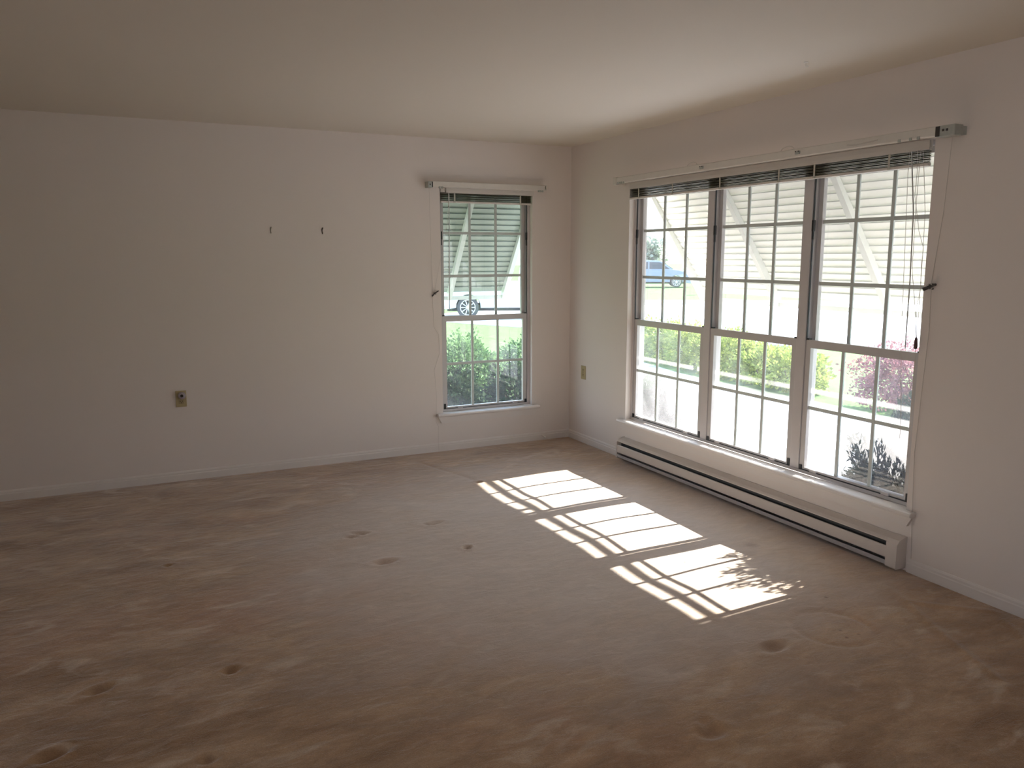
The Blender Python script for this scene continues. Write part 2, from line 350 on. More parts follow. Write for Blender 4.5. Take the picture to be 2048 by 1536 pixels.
# carpeted floor: real relief for the dents that furniture feet left
DENTS = [(-1.859, -1.639, .050, .020, .016, 10), (-2.298, -1.622, .045, .02, .012, -25), (-2.36, -1.66, .03, .015, .010, -10),
         (-1.834, -2.075, .022, .022, .020, 0), (-2.297, -2.097, .055, .028, .016, 0), (-3.139, -2.88, .03, .022, .016, 20),
         (-3.585, -2.819, .045, .022, .018, 20), (-3.71, -3.187, .05, .025, .020, 25), (-3.273, -3.418, .03, .02, .014, 0),
         (-1.275, -0.955, .025, .02, .015, 0), (-1.159, -3.657, .06, .03, .015, 0), (-0.948, -2.776, .035, .015, .015, 0),
         (-1.765, -4.002, .05, .03, .014, 0), (-1.75, -3.95, .03, .02, .01, 40), (-3.3, -1.66, .02, .015, .01, 0)]
def floor_mesh():
    g = 0.0125
    xs = np.arange(-4.45, 0 + g / 2, g); xs = np.concatenate([[XL, -5.2, -4.8], xs]); xs[-1] = 0
    ys = np.arange(-4.7, 0 + g / 2, g); ys = np.concatenate([[YF, -7, -6, -5.2], ys]); ys[-1] = 0
    X, Y = np.meshgrid(xs, ys)
    Z = np.zeros_like(X)
    for k in range(26):                                  # gentle lumps of stretched carpet
        a = rng.uniform(0, PI); wl_ = rng.uniform(0.25, 1.3); ph = rng.uniform(0, 6.28)
        Z += 0.0011 * wl_ * np.sin((X * math.cos(a) + Y * math.sin(a)) * 6.283 / wl_ + ph)
    for (x, y, a, b, d, an) in DENTS:
        t = math.radians(an); dx = X - x; dy = Y - y
        u = (dx * math.cos(t) + dy * math.sin(t)) / a; v = (-dx * math.sin(t) + dy * math.cos(t)) / b
        q = u * u + v * v
        Z += -d * np.exp(-q ** 1.5) + 0.25 * d * np.exp(-((np.sqrt(q) - 1.6) / 0.5) ** 2)
    # round impression left by a stand
    dx = (X + 0.81) / 0.165; dy = (Y + 3.63) / 0.165; rr = np.sqrt(dx * dx + dy * dy)
    Z += -0.006 * np.exp(-((rr - 1) / 0.09) ** 2) - 0.002 * (rr < 1)
    # pressed lines beside the heater wall
    def line(p, q, w, d):
        p = np.array(p); q = np.array(q); L_ = np.hypot(*(q - p)); t = (q - p) / L_
        s_ = (X - p[0]) * t[0] + (Y - p[1]) * t[1]; n_ = -(X - p[0]) * t[1] + (Y - p[1]) * t[0]
        m_ = 1 / (1 + np.exp(-(s_) / 0.02)) / (1 + np.exp((s_ - L_) / 0.02))
        return d * np.exp(-(n_ / w) ** 2) * m_
    Z += line((-0.25, -3.45), (-0.62, -4.25), .02, .007) + line((-0.06, -3.38), (-0.30, -3.60), .02, .005)
    Z += line((-0.30, -3.60), (-0.05, -3.85), .018, .005) + line((-1.45, -0.25), (-1.27, -0.95), .02, -.005)
    Z += line((-0.10, -3.9), (-0.35, -4.3), .02, .005)
    edge = np.minimum.reduce([-X / 0.06, -Y / 0.06, np.ones_like(X)]); Z *= np.clip(edge, 0, 1)
    ny, nx = X.shape
    V = np.stack([X, Y, Z], -1).reshape(-1, 3)
    i = np.arange((ny - 1) * (nx - 1)); r = i // (nx - 1); c = i % (nx - 1); a = r * nx + c
    Fq = np.stack([a, a + 1, a + nx + 1, a + nx], -1)
    me = bpy.data.meshes.new('floor')
    me.vertices.add(len(V)); me.vertices.foreach_set('co', V.ravel().astype(np.float32))
    me.loops.add(Fq.size); me.loops.foreach_set('vertex_index', Fq.ravel().astype(np.int32))
    me.polygons.add(len(Fq)); me.polygons.foreach_set('loop_start', (np.arange(len(Fq)) * 4).astype(np.int32))
    me.polygons.foreach_set('loop_total', np.full(len(Fq), 4, np.int32))
    me.polygons.foreach_set('use_smooth', np.ones(len(Fq), bool))
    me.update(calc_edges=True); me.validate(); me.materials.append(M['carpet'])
    o = bpy.data.objects.new('floor', me); C.objects.link(o); o['kind'] = 'structure'
floor_mesh()

# baseboards: low painted strip with a bead on top
bb = [(0, 0), (0.012, 0), (0.012, 0.045), (0.0085, 0.050), (0.0085, 0.060), (0.004, 0.068), (0, 0.070)]
mb = MB().prism([(-p[0], p[1]) for p in bb], 'x', XL, 0)
tag(mb.build('baseboard_back', M['trim']), kind='structure')
mb = MB().prism([(-p[0], p[1]) for p in bb], 'y', -0.835, -0.012).prism([(-p[0], p[1]) for p in bb], 'y', YF, -3.36)
tag(mb.build('baseboard_right', M['trim']), kind='structure')
tag(MB().prism([(XL + p[0], p[1]) for p in bb], 'y', YF, -0.012).build('baseboard_left', M['trim']), kind='structure')

# ------------------------------------------------------------------ windows
def frame4(mb, put, a0, a1, z0, z1, w, d0, d1, wt=None, wb=None):
    wt = wt or w; wb = wb or w
    put(mb, a0, a0 + w, d0, d1, z0, z1); put(mb, a1 - w, a1, d0, d1, z0, z1)
    put(mb, a0 + w, a1 - w, d0, d1, z0, z0 + wb); put(mb, a0 + w, a1 - w, d0, d1, z1 - wt, z1)
def window(name, horiz, A0, A1, units, mulls, z0, z1, glassmat):
    """horiz 'x': wall plane y=0, depth +y.   horiz 'y': wall plane x=0, depth +x"""
    if horiz == 'x': put = lambda mb, a0, a1, d0, d1, p, q, ch=0: mb.box(a0, a1, d0, d1, p, q, ch=ch)
    else: put = lambda mb, a0, a1, d0, d1, p, q, ch=0: mb.box(d0, d1, a0, a1, p, q, ch=ch)
    r = root(name, ((A0 + A1) / 2, 0.07, z0) if horiz == 'x' else (0.07, (A0 + A1) / 2, z0))
    fr = MB(); frame4(fr, put, A0, A1, z0, z1, 0.022, 0.045, WT - 0.005, wb=0.018)
    for (m0, m1) in mulls: put(fr, m0, m1, 0.045, WT - 0.005, z0 + 0.018, z1 - 0.022, 0.003)
    fr.build('window_frame', M['vinyl'], r)
    ZM = 1.06
    for (u0, u1) in units:
        # dark channels between frame and the upper sash
        t = MB()
        for a in (u0, u1 - 0.007): put(t, a, a + 0.003, 0.049, 0.058, ZM + 0.02, z1 - 0.024)
        t.build('sash_track', M['track'], r)
        # tilt latches in the channels
        k = MB()
        for a in ((u0 - 0.002, u1 - 0.012) if horiz == 'x' else (u1 - 0.013,)):
            put(k, a, a + 0.014, 0.0455, 0.061, 1.685, 1.745, 0.002); put(k, a + 0.003, a + 0.011, 0.048, 0.058, 1.64, 1.69)
        k.build('balance_clip', M['black'], r)
        for (nm, s0, s1, g0, zz0, zz1, side, wb, wt) in (('upper_sash', u0 + 0.007, u1 - 0.007, 0.085, ZM - 0.018, z1 - 0.022, 0.028, 0.035, 0.03),
                                                     ('lower_sash', u0 + 0.003, u1 - 0.003, 0.052, z0 + 0.017, ZM + 0.022, 0.034, 0.018, 0.044)):
            sm = MB(); frame4(sm, put, s0, s1, zz0, zz1, side, g0, g0 + 0.026, wt=wt, wb=wb)
            so = sm.build(nm, M['sash'], r)
            gz0, gz1 = zz0 + wb, zz1 - wt; ga, gb = s0 + side, s1 - side
            mm = MB(); w = 0.0105; e = g0 + 0.008
            for i in (1, 2):
                a = ga + (gb - ga) * i / 3; put(mm, a - w, a + w, e, e + 0.010, gz0, gz1, 0.002)
            for zc in ((1.397, 1.735) if nm == 'upper_sash' else (0.696,)):
                put(mm, ga, gb, e + 0.001, e + 0.009, zc - w, zc + w, 0.002)
            mm.build('muntin_grid', M['muntin'], so)
            gm = MB(); gy = e + 0.014
            if horiz == 'x': gm.v = [(ga - .004, gy, gz0 - .004), (gb + .004, gy, gz0 - .004), (gb + .004, gy, gz1 + .004), (ga - .004, gy, gz1 + .004)]
            else: gm.v = [(gy, ga - .004, gz0 - .004), (gy, gb + .004, gz0 - .004), (gy, gb + .004, gz1 + .004), (gy, ga - .004, gz1 + .004)]
            gm.f = [(0, 1, 2, 3)]
            gm.build('glass_pane', glassmat, so)
            if nm == 'lower_sash':
                lm = MB()
                for f_ in (0.16, 0.82):
                    a = s0 + (s1 - s0) * f_; put(lm, a, a + 0.045, g0 - 0.012, g0, zz0 + 0.004, zz0 + 0.02, 0.002)
                lm.build('sash_lift', M['vinyl'], so)
                bm_ = MB(); put(bm_, s0 + 0.002, s0 + 0.02, g0 - 0.006, g0 + 0.002, zz0, zz0 + 0.045); put(bm_, s1 - 0.02, s1 - 0.002, g0 - 0.006, g0 + 0.002, zz0, zz0 + 0.03)
                bm_.build('pivot_shoe', M['black'], so)
                wm = MB(); put(wm, s0 + 0.01, s1 - 0.01, g0 - 0.004, g0 + 0.004, zz0 - 0.004, zz0 + 0.006)
                wm.build('weather_strip', M['track'], so)
                cm = MB()
                for a in (s0, s1 - 0.02): put(cm, a, a + 0.02, g0 - 0.001, g0 + 0.020, zz1, zz1 + 0.008)
                cm.build('tilt_latch', M['black'], so)
    # stool and apron
    st = MB(); ov = 0.055
    pr = [(0.045, 0.285), (0.045, 0.310), (-0.036, 0.310), (-0.044, 0.306), (-0.047, 0.298), (-0.044, 0.289), (-0.036, 0.285)]
    st.prism([(p[0], p[1]) for p in pr], 'x' if horiz == 'x' else 'y', A0, A1)
    pr2 = [(-0.0005, 0.285), (-0.0005, 0.310)] + pr[2:]
    for (e0, e1) in ((A0 - ov, A0), (A1, A1 + ov)): st.prism(pr2, 'x' if horiz == 'x' else 'y', e0, e1)
    st.build('window_stool', M['stool'], r)
    ap = MB(); zb_ = 0.232
    pts = [(A0 - ov + 0.008, 0.284), (A1 + ov - 0.008, 0.284), (A1 + ov - 0.035, zb_), (A0 - ov + 0.035, zb_)]
    b = len(ap.v)
    if horiz == 'x': ap.prism(pts, 'y', -0.018, 0.0)
    else:
        ap.v = [(-0.018, p[0], p[1]) for p in pts] + [(0.0, p[0], p[1]) for p in pts]
        ap.f = [(0, 1, 2, 3), (7, 6, 5, 4)] + [(i, (i + 1) % 4, 4 + (i + 1) % 4, 4 + i) for i in range(4)]
    ap.build('window_apron', M['trim'], r)
    return r
window('window_1', 'x', BW[0], BW[1], [(BW[0] + 0.022, BW[1] - 0.022)], [], 0.312, 2.083, M['glass_back'])
mul = [(-1.752, -1.690), (-2.572, -2.506)]
window('window_2', 'y', RW[0], RW[1], [(-1.690, RW[1] - 0.022), (-2.506, -1.752), (RW[0] + 0.022, -2.572)], mul, 0.312, 2.083, M['glass'])

# ------------------------------------------------------------------ baseboard heater
ht = thing('baseboard_heater', (-0.03, -2.1, 0.0), 'long off-white electric baseboard heater below the triple window', 'heater')
y0, y1 = -3.345, -0.85
MB().prism([(-0.0, 0.018), (-0.0, 0.172), (-0.012, 0.172), (-0.012, 0.018)], 'y', y0 + 0.01, y1 - 0.01).build('back_plate', M['heater'], ht)
MB().prism([(-0.010, 0.172), (-0.052, 0.160), (-0.066, 0.150), (-0.066, 0.144), (-0.060, 0.144), (-0.050, 0.154), (-0.010, 0.166)], 'y', y0 + 0.06, y1 - 0.012).build('top_cover', M['heater'], ht)
MB().prism([(-0.068, 0.060), (-0.070, 0.064), (-0.070, 0.114), (-0.066, 0.119), (-0.060, 0.119), (-0.064, 0.112), (-0.064, 0.066), (-0.060, 0.060)], 'y', y0 + 0.06, y1 - 0.012).build('front_panel', M['heater'], ht)
MB().prism([(-0.012, 0.020), (-0.064, 0.020), (-0.070, 0.026), (-0.070, 0.046), (-0.066, 0.046), (-0.060, 0.030), (-0.012, 0.030)], 'y', y0 + 0.06, y1 - 0.012).build('bottom_lip', M['lip'], ht)
fm = MB(); fm.box(-0.044, -0.014, y0 + 0.08, y1 - 0.03, 0.045, 0.15)
fm.build('heating_fins', M['fin'], ht)
for (a, b) in ((y0, y0 + 0.062), (y1 - 0.014, y1)):
    MB().prism([(0.0, 0.015), (-0.068, 0.015), (-0.073, 0.022), (-0.073, 0.142), (-0.056, 0.162), (-0.012, 0.175), (0.0, 0.175)], 'y', a, b).build('end_cap', M['heater'], ht)

# ------------------------------------------------------------------ blinds
def blind(name, horiz, A0, A1, d0, label, ladders, cordmb, wandmb, tasselpt):
    put = (lambda mb, a0, a1, d0_, d1_, p, q, ch=0: mb.box(a0, a1, d0_, d1_, p, q, ch=ch)) if horiz == 'x' else (lambda mb, a0, a1, d0_, d1_, p, q, ch=0: mb.box(d0_, d1_, a0, a1, p, q, ch=ch))
    r = thing(name, ((A0 + A1) / 2, d0 + 0.015, 2.03) if horiz == 'x' else (d0 + 0.015, (A0 + A1) / 2, 2.03), label, 'blind', 'raised mini blinds in the window heads')
    H0 = A0
    if horiz == 'x':
        e_ = MB(); put(e_, A0, A0 + 0.034, d0 + 0.002, d0 + 0.025, 2.040, 2.072, 0.002); e_.build('end_bracket', M['blind'], r); A0 = A0 + 0.045; A1 = A1 + 0.02
    h = MB(); put(h, A0, A1, d0, d0 + 0.003, 2.036, 2.082); put(h, A0, A1, d0 + 0.022, d0 + 0.025, 2.046, 2.082)
    put(h, A0, A1, d0 + 0.003, d0 + 0.022, 2.036, 2.039); put(h, A0, A1, d0 - 0.001, d0, 2.056, 2.060)
    h.build('head_rail', M['blind'], r)
    if horiz == 'x': A0 = H0; A1 = A1 - 0.02
    s_ = MB()
    for i in range(11):
        z = 1.978 + i * 0.0052 + 0.0009 * (i % 3)
        e = 0.002 * (i % 2)
        if horiz == 'x': s_.prism([(d0 + e, z), (d0 + 0.0125 + e, z + 0.0012), (d0 + 0.025 + e, z), (d0 + 0.0125 + e, z + 0.0040)], 'x', A0 + 0.003, A1 - 0.003)
        else: s_.prism([(d0 + e, z), (d0 + 0.0125 + e, z + 0.0012), (d0 + 0.025 + e, z), (d0 + 0.0125 + e, z + 0.0040)], 'y', A0 + 0.003, A1 - 0.003)
    s_.build('slat_stack', M['slat'], r)
    b = MB(); put(b, A0 + 0.001, A1 - 0.001, d0, d0 + 0.024, 1.962, 1.976, 0.003); b.build('bottom_rail', M['blind'], r)
    for a in ladders:
        t = MB(); put(t, a - 0.006, a + 0.006, d0 - 0.0035, d0 - 0.002, 1.962, 2.038)
        put(t, a - 0.008, a + 0.008, d0 - 0.006, d0 - 0.001, 1.963, 1.972, 0.001)
        t.build('ladder_tape', M['tape'], r)
    for c_ in cordmb: MB().tube(c_, 0.0011, 5).build('pull_cord', M['cord'], r)
    MB().tube(wandmb, 0.0032, 6).build('tilt_wand', M['wand'], r)
    if tasselpt:
        MB().lathe([(0.002, 0), (0.006, -0.006), (0.009, -0.04), (0.008, -0.055), (0.003, -0.058)], tasselpt, (0, 0, 1), 10).build('cord_tassel', M['tassel'], r)
    return r
rc = [[(-0.012, -3.204, 2.04), (-0.014, -3.204, 1.933), (-0.014, -3.224, 1.436), (-0.012, -3.231, 1.2), (-0.01, -3.236, 1.09), (-0.01, -3.264, 0.766), (-0.012, -3.268, 0.66)],
      [(-0.012, -3.245, 2.04), (-0.014, -3.253, 1.933), (-0.012, -3.248, 1.831), (-0.012, -3.285, 1.665), (-0.014, -3.317, 1.585), (-0.012, -3.312, 1.50), (-0.012, -3.318, 1.396), (-0.012, -3.302, 1.301), (-0.012, -3.315, 1.165)],
      [(-0.012, -3.262, 2.04), (-0.016, -3.262, 1.75), (-0.016, -3.268, 1.482), (-0.016, -3.300, 1.301), (-0.012, -3.313, 1.165)],
      [(-0.012, -3.275, 2.036), (-0.014, -3.311, 1.753), (-0.014, -3.316, 1.569), (-0.012, -3.316, 1.35), (-0.01, -3.318, 0.9), (-0.01, -3.318, 0.42)]]
blind('mini_blind', 'y', -3.300, -0.863, -0.006, 'wide raised mini blind with dark slats and hanging cords in the triple window', [-0.985, -1.38, -1.86, -2.36, -2.62, -3.09], rc,
      [(-0.018, -3.218, 2.035), (-0.018, -3.252, 1.756), (-0.018, -3.262, 1.437), (-0.018, -3.264, 1.105)], (-0.012, -3.315, 1.165))
bc = [[(-1.100, -0.012, 2.04), (-1.098, -0.014, 1.975), (-1.112, -0.012, 1.793), (-1.19, -0.012, 1.45), (-1.225, -0.018, 1.29)]]
blind('mini_blind', 'x', -1.158, -0.372, -0.006, 'narrow raised mini blind in the single window on the back wall', [-1.045, -0.475], bc,
      [(-1.095, -0.016, 2.035), (-1.098, -0.016, 1.578), (-1.103, -0.016, 1.131)], None)

# ------------------------------------------------------------------ traverse curtain rods
rr_ = thing('curtain_rod', (-0.05, -2.1, 2.1), 'long white traverse curtain rod above the triple window', 'curtain rod', 'bare curtain rods above the windows')
prof = [(-0.052, 2.078), (-0.080, 2.078), (-0.084, 2.082), (-0.084, 2.118), (-0.080, 2.122), (-0.052, 2.122)]
MB().prism(prof, 'y', -3.385, -0.80).build('rail', M['rod'], rr_)
MB().prism([(p[0] + 0.010, p[1] + 0.004) for p in prof[:3]] + [(p[0] + 0.010, p[1] - 0.002) for p in prof[3:]], 'y', -2.75, -3.37).build('inner_rail', M['rod'], rr_)
MB().box(-0.088, -0.03, -3.480, -3.390, 2.072, 2.120, ch=0.004).box(-0.03, -0.0, -3.475, -3.44, 2.078, 2.114).build('pulley_housing', M['rod_end'], rr_)
g = MB().box(-0.0905, -0.088, -3.408, -3.388, 2.074, 2.118); g.box(-0.0905, -0.088, -3.448, -3.438, 2.094, 2.104).box(-0.0905, -0.088, -3.430, -3.420, 2.094, 2.104); g.build('pulley_slot', M['cleat'], rr_)
MB().prism([(-0.0, 2.07), (-0.083, 2.07), (-0.087, 2.076), (-0.087, 2.118), (-0.083, 2.126), (-0.0, 2.126)], 'y', -0.805, -0.765).build('end_bracket', M['rod'], rr_)
for a in (-1.66, -2.478):
    arc = [(-0.07, a + 0.05 * math.cos(t), 2.120 + 0.024 * math.sin(t)) for t in np.linspace(0, PI, 9)]
    MB().tube(arc, 0.0022, 6).box(-0.05, 0, a - 0.012, a + 0.012, 2.10, 2.13).build('support_bracket', M['rod'], rr_)
for a in (-1.775, -2.572):
    c_ = MB().box(-0.093, -0.084, a - 0.016, a + 0.016, 2.090, 2.108, ch=0.002); c_.build('carrier', M['rod_end'], rr_)
    MB().box(-0.0945, -0.093, a - 0.014, a - 0.006, 2.102, 2.108).box(-0.0945, -0.093, a + 0.006, a + 0.014, 2.102, 2.108).build('carrier_hook', M['cleat'], rr_)
for a in (-0.825, -0.850, -0.875, -0.90, -3.30, -3.26, -3.2): MB().box(-0.089, -0.080, a - 0.006, a + 0.006, 2.074, 2.088, ch=0.001).build('glide', M['rod_end'], rr_)
MB().tube([(-0.088, -2.90, 2.098), (-0.092, -2.96, 2.092), (-0.092, -3.02, 2.096), (-0.088, -3.08, 2.101)], 0.0025, 6).build('loose_cord', M['cord'], rr_)
MB().tube([(-0.05, -3.445, 2.075), (-0.02, -3.41, 1.75), (-0.012, -3.372, 1.43), (-0.008, -3.376, 1.20), (-0.006, -3.35, 0.60), (-0.006, -3.361, 0.348), (-0.008, -3.378, 0.075)], 0.0016, 5).build('draw_cord', M['cord'], rr_)

rb = thing('curtain_rod', (-0.77, -0.05, 2.09), 'short white traverse curtain rod above the single window on the back wall', 'curtain rod', 'bare curtain rods above the windows')
prof = [(-0.042, 2.072), (-0.066, 2.072), (-0.070, 2.076), (-0.070, 2.112), (-0.066, 2.116), (-0.042, 2.116)]
MB().prism(prof, 'x', -1.245, -0.275).build('rail', M['rod'], rb)
MB().box(-1.284, -1.244, -0.074, 0, 2.066, 2.112, ch=0.003).build('pulley_housing', M['rod_end'], rb)
MB().box(-1.254, -1.246, -0.0755, -0.073, 2.070, 2.108).box(-1.272, -1.264, -0.0755, -0.073, 2.084, 2.094).build('pulley_slot', M['cleat'], rb)
MB().box(-0.285, -0.262, -0.070, 0, 2.080, 2.120, ch=0.003).build('end_bracket', M['rod'], rb)
for a in (-1.19, -1.17, -0.34, -0.325, -0.305): MB().box(a - 0.006, a + 0.006, -0.074, -0.062, 2.062, 2.078, ch=0.001).build('glide', M['rod_end'], rb)
MB().tube([(-1.262, -0.03, 2.07), (-1.245, -0.01, 1.5), (-1.236, -0.008, 1.30), (-1.239, -0.006, 1.217), (-1.234, -0.006, 1.006), (-1.192, -0.006, 0.941), (-1.187, -0.006, 0.802),
           (-1.236, -0.006, 0.665), (-1.225, -0.02, 0.45), (-1.232, -0.012, 0.25), (-1.208, -0.006, 0.206), (-1.212, -0.008, 0.084), (-1.213, -0.02, 0.012)], 0.0012, 5).build('draw_cord', M['cord'], rb)

# cord cleats
def cleat(horiz, p, label):
    x, y, z = p
    t = thing('cord_cleat', p, label, 'cord cleat', 'cord cleats beside the windows')
    if horiz == 'x':
        MB().tube([(x - 0.024, y - 0.016, z - 0.020), (x - 0.008, y - 0.010, z - 0.006), (x + 0.008, y - 0.010, z + 0.006), (x + 0.030, y - 0.018, z + 0.020)], 0.006, 8, 0.004).box(x - 0.008, x + 0.008, y - 0.010, y, z - 0.010, z + 0.010).build('cleat_body', M['cleat'], t)
        MB().tube([(x + 0.012 * math.cos(a), y - 0.012 - 0.004 * math.cos(a * 3), z + 0.010 * math.sin(a)) for a in np.linspace(0, 12, 40)], 0.0018, 5).build('wound_cord', M['cord'], t)
    else:
        MB().tube([(x - 0.020, y + 0.030, z - 0.014), (x - 0.010, y + 0.010, z - 0.004), (x - 0.010, y - 0.010, z + 0.006), (x - 0.018, y - 0.032, z + 0.010)], 0.009, 8, 0.006).box(x - 0.010, x, y - 0.010, y + 0.010, z - 0.014, z + 0.014).build('cleat_body', M['cleat'], t)
        MB().tube([(x - 0.014 - 0.004 * math.cos(a * 3), y + 0.016 * math.cos(a), z + 0.013 * math.sin(a)) for a in np.linspace(0, 12, 40)], 0.002, 5).build('wound_cord', M['cord'], t)
cleat('x', (-1.222, 0, 1.268), 'dark cord cleat on the back wall left of the single window')
cleat('y', (0, -3.366, 1.407), 'dark cord cleat on the right wall beside the triple window')

# ------------------------------------------------------------------ outlets, nails, small fittings
def outlet(horiz, c, label, covered):
    t = thing('wall_outlet', c, label, 'outlet', 'wall outlets'); x, y, z = c
    if horiz == 'x': bx = lambda a0, a1, d0, d1, p, q, ch=0: MB().box(x + a0, x + a1, y - d1, y - d0, z + p, z + q, ch=ch)
    else: bx = lambda a0, a1, d0, d1, p, q, ch=0: MB().box(x - d1, x - d0, y + a0, y + a1, z + p, z + q, ch=ch)
    bx(-0.035, 0.035, 0, 0.006, -0.057, 0.057, 0.0025).build('cover_plate', M['ivory'], t)
    for s_ in (0.02, -0.02):
        f = bx(-0.016, 0.016, 0.006, 0.008, s_ - 0.014, s_ + 0.014, 0.0009).build('receptacle', M['socket'], t)
        m_ = MB()
        for q in ((-0.0085, -0.0055, s_ - 0.001, s_ + 0.008), (0.0055, 0.0085, s_ - 0.001, s_ + 0.007), (-0.0025, 0.0025, s_ - 0.010, s_ - 0.005)):
            k = bx(q[0], q[1], 0.008, 0.0085, q[2], q[3]); m_.f += [tuple(i + len(m_.v) for i in ff) for ff in k.f]; m_.v += k.v
        m_.build('socket_slots', M['hole'], f)
    bx(-0.003, 0.003, 0.006, 0.0075, -0.003, 0.003).build('screw', M['nail'], t)
    return t
outlet('x', (-3.098, 0, 0.582), 'ivory duplex wall outlet on the back wall holding a round grey plug', True)
outlet('y', (0, -0.238, 0.595), 'ivory duplex wall outlet on the right wall near the corner, nothing plugged in', False)
pl_ = thing('plug_adapter', (-3.092, -0.009, 0.606), 'small round grey plug-in cap in the top socket of the back wall outlet', 'plug')
MB().lathe([(0.024, 0.0), (0.025, 0.006), (0.024, 0.022), (0.018, 0.030), (0.008, 0.033)], (-3.092, -0.009, 0.606), (0, -1, 0), 28).build('cap_body', M['plug'], pl_, smooth=True)
MB().lathe([(0.010, 0.0), (0.010, 0.003), (0.006, 0.005)], (-3.094, -0.041, 0.608), (0, -1, 0), 20).build('cap_button', M['hole'], pl_)

def nail(name, c, label, m_, cat='nail'):
    x, y, z = c; t = thing(name, c, label, cat, 'picture nails in the back wall')
    MB().tube([(x, y, z + 0.006), (x, y - 0.014, z + 0.012), (x, y - 0.018, z + 0.020)], 0.003, 8).lathe([(0.005, 0), (0.006, 0.002)], (x, y - 0.018, z + 0.020), (0, -0.6, 0.8), 10).build('shank', m_, t)
    MB().tube([(x, y - 0.002, z + 0.020), (x, y - 0.003, z - 0.008), (x, y - 0.008, z - 0.020), (x, y - 0.014, z - 0.018), (x, y - 0.014, z - 0.010)], 0.0026, 8).build('hook', m_, t)
nail('picture_hook', (-2.440, 0, 1.735), 'faint paint-coloured picture hook, left one of two high on the back wall', M['nail_p'], 'picture hook')
nail('picture_hook', (-2.078, 0, 1.735), 'dark metal picture hook, right one of two high on the back wall', M['nail'], 'picture hook')
ds = thing('door_stop', (-0.268, -0.012, 0.03), 'small white spring door stop on the back baseboard near the corner', 'door stop')
MB().lathe([(0.009, 0), (0.009, 0.004), (0.005, 0.005), (0.005, 0.040)], (-0.268, -0.012, 0.040), (0, -1, -0.15), 14).build('spring', M['trim'], ds)
MB().lathe([(0.007, 0), (0.008, 0.002), (0.008, 0.012), (0.006, 0.015)], (-0.268, -0.050, 0.0345), (0, -1, -0.15), 14).build('rubber_tip', M['white_p'], ds)
ch_ = thing('ceiling_hook', (-0.476, -2.98, H), 'tiny white hook in the ceiling above the triple window', 'hook')
MB().lathe([(0.010, 0), (0.010, 0.003), (0.003, 0.004)], (-0.476, -2.98, H), (0, 0, -1), 12).build('hook_base', M['white_p'], ch_)
MB().tube([(-0.476, -2.98, H - 0.003), (-0.476, -2.98, H - 0.014), (-0.471, -2.98, H - 0.022), (-0.464, -2.98, H - 0.022), (-0.460, -2.98, H - 0.015)], 0.0025, 7).build('hook_wire', M['white_p'], ch_)

# ------------------------------------------------------------------ awnings outside
def awning(horiz, a0, a1, p, ztop, zslat, zbar0, zbar1, ribs, label, m_):
    """a = along the wall, d = distance outwards"""
    P = (lambda a, d, z: (a, d, z)) if horiz == 'x' else (lambda a, d, z: (d, a, z))
    r = thing('window_awning', P((a0 + a1) / 2, WT, ztop), label, 'awning', 'slatted metal awnings over the windows')
    d0 = WT + 0.01
    def sheet(mb, quad, th):
        n_ = (Vector(quad[1]) - Vector(quad[0])).cross(Vector(quad[2]) - Vector(quad[0])).normalized() * th
        b = len(mb.v); mb.v += [tuple(q) for q in quad] + [tuple(Vector(q) + n_) for q in quad]
        mb.f += [(b, b + 1, b + 2, b + 3), (b + 7, b + 6, b + 5, b + 4)] + [(b + i, b + (i + 1) % 4, b + 4 + (i + 1) % 4, b + 4 + i) for i in range(4)]
    mb = MB(); n_ = 22
    for i in range(n_):
        t0, t1 = i / n_, (i + 1.35) / n_
        da, za = d0 + (p - d0) * t0, ztop + (zslat - ztop) * t0
        db, zb_ = d0 + (p - d0) * t1, ztop + (zslat - ztop) * t1
        if i == n_ - 1: db, zb_ = p, zslat
        # each slat lies a bit flatter than the slope, its lower edge lifted over the next
        sheet(mb, [P(a0, da - 0.003, za), P(a1, da - 0.003, za), P(a1, db + 0.013, zb_), P(a0, db + 0.013, zb_)], 0.0012)
    mb.build('slat_panel', m_, r)
    sm = MB()  # thin strips whose colour stands in for the shade in the slat gaps
    for i in range(1, n_):
        t = i / n_; d_, z_ = d0 + (p - d0) * t - 0.0045, ztop + (zslat - ztop) * t
        if horiz == 'x': sm.box(a0, a1, d_ - 0.0015, d_ + 0.002, z_ - 0.001, z_ + 0.0045)
        else: sm.box(d_ - 0.0015, d_ + 0.002, a0, a1, z_ - 0.001, z_ + 0.0045)
    sm.build('slat_gap_shade', M['gap_shade' if horiz == 'x' else 'gap_shade_r'], r)
    b = MB()
    if horiz == 'x': b.box(a0 - 0.01, a1 + 0.01, p - 0.012, p + 0.012, zbar0, zbar1, ch=0.004)
    else: b.box(p - 0.012, p + 0.012, a0 - 0.01, a1 + 0.01, zbar0, zbar1, ch=0.004)
    b.build('front_bar', M['awning_arm'], r)
    for a in ribs:
        q = MB(); w = 0.02
        pts = [(d0, ztop - 0.012), (p + 0.006, zslat - 0.005), (p + 0.006, zbar0), (p - 0.016, zbar0 + 0.004), (d0, ztop - 0.052)]
        b = len(q.v); q.v += [P(a - w, *t) for t in pts] + [P(a + w, *t) for t in pts]; k = len(pts)
        q.f += [tuple(range(k)), tuple(range(2 * k - 1, k - 1, -1))] + [(i, (i + 1) % k, k + (i + 1) % k, k + i) for i in range(k)]
        q.build('rib', M['awning_arm' if horiz == 'x' else 'arm_r'], r)
    return r
awning('y', -3.60, -0.71, 0.83, 2.21, 1.262, 1.188, 1.222, [-0.73, -1.55, -2.49, -3.58], 'long white slatted awning outside the triple window', M['awning'])
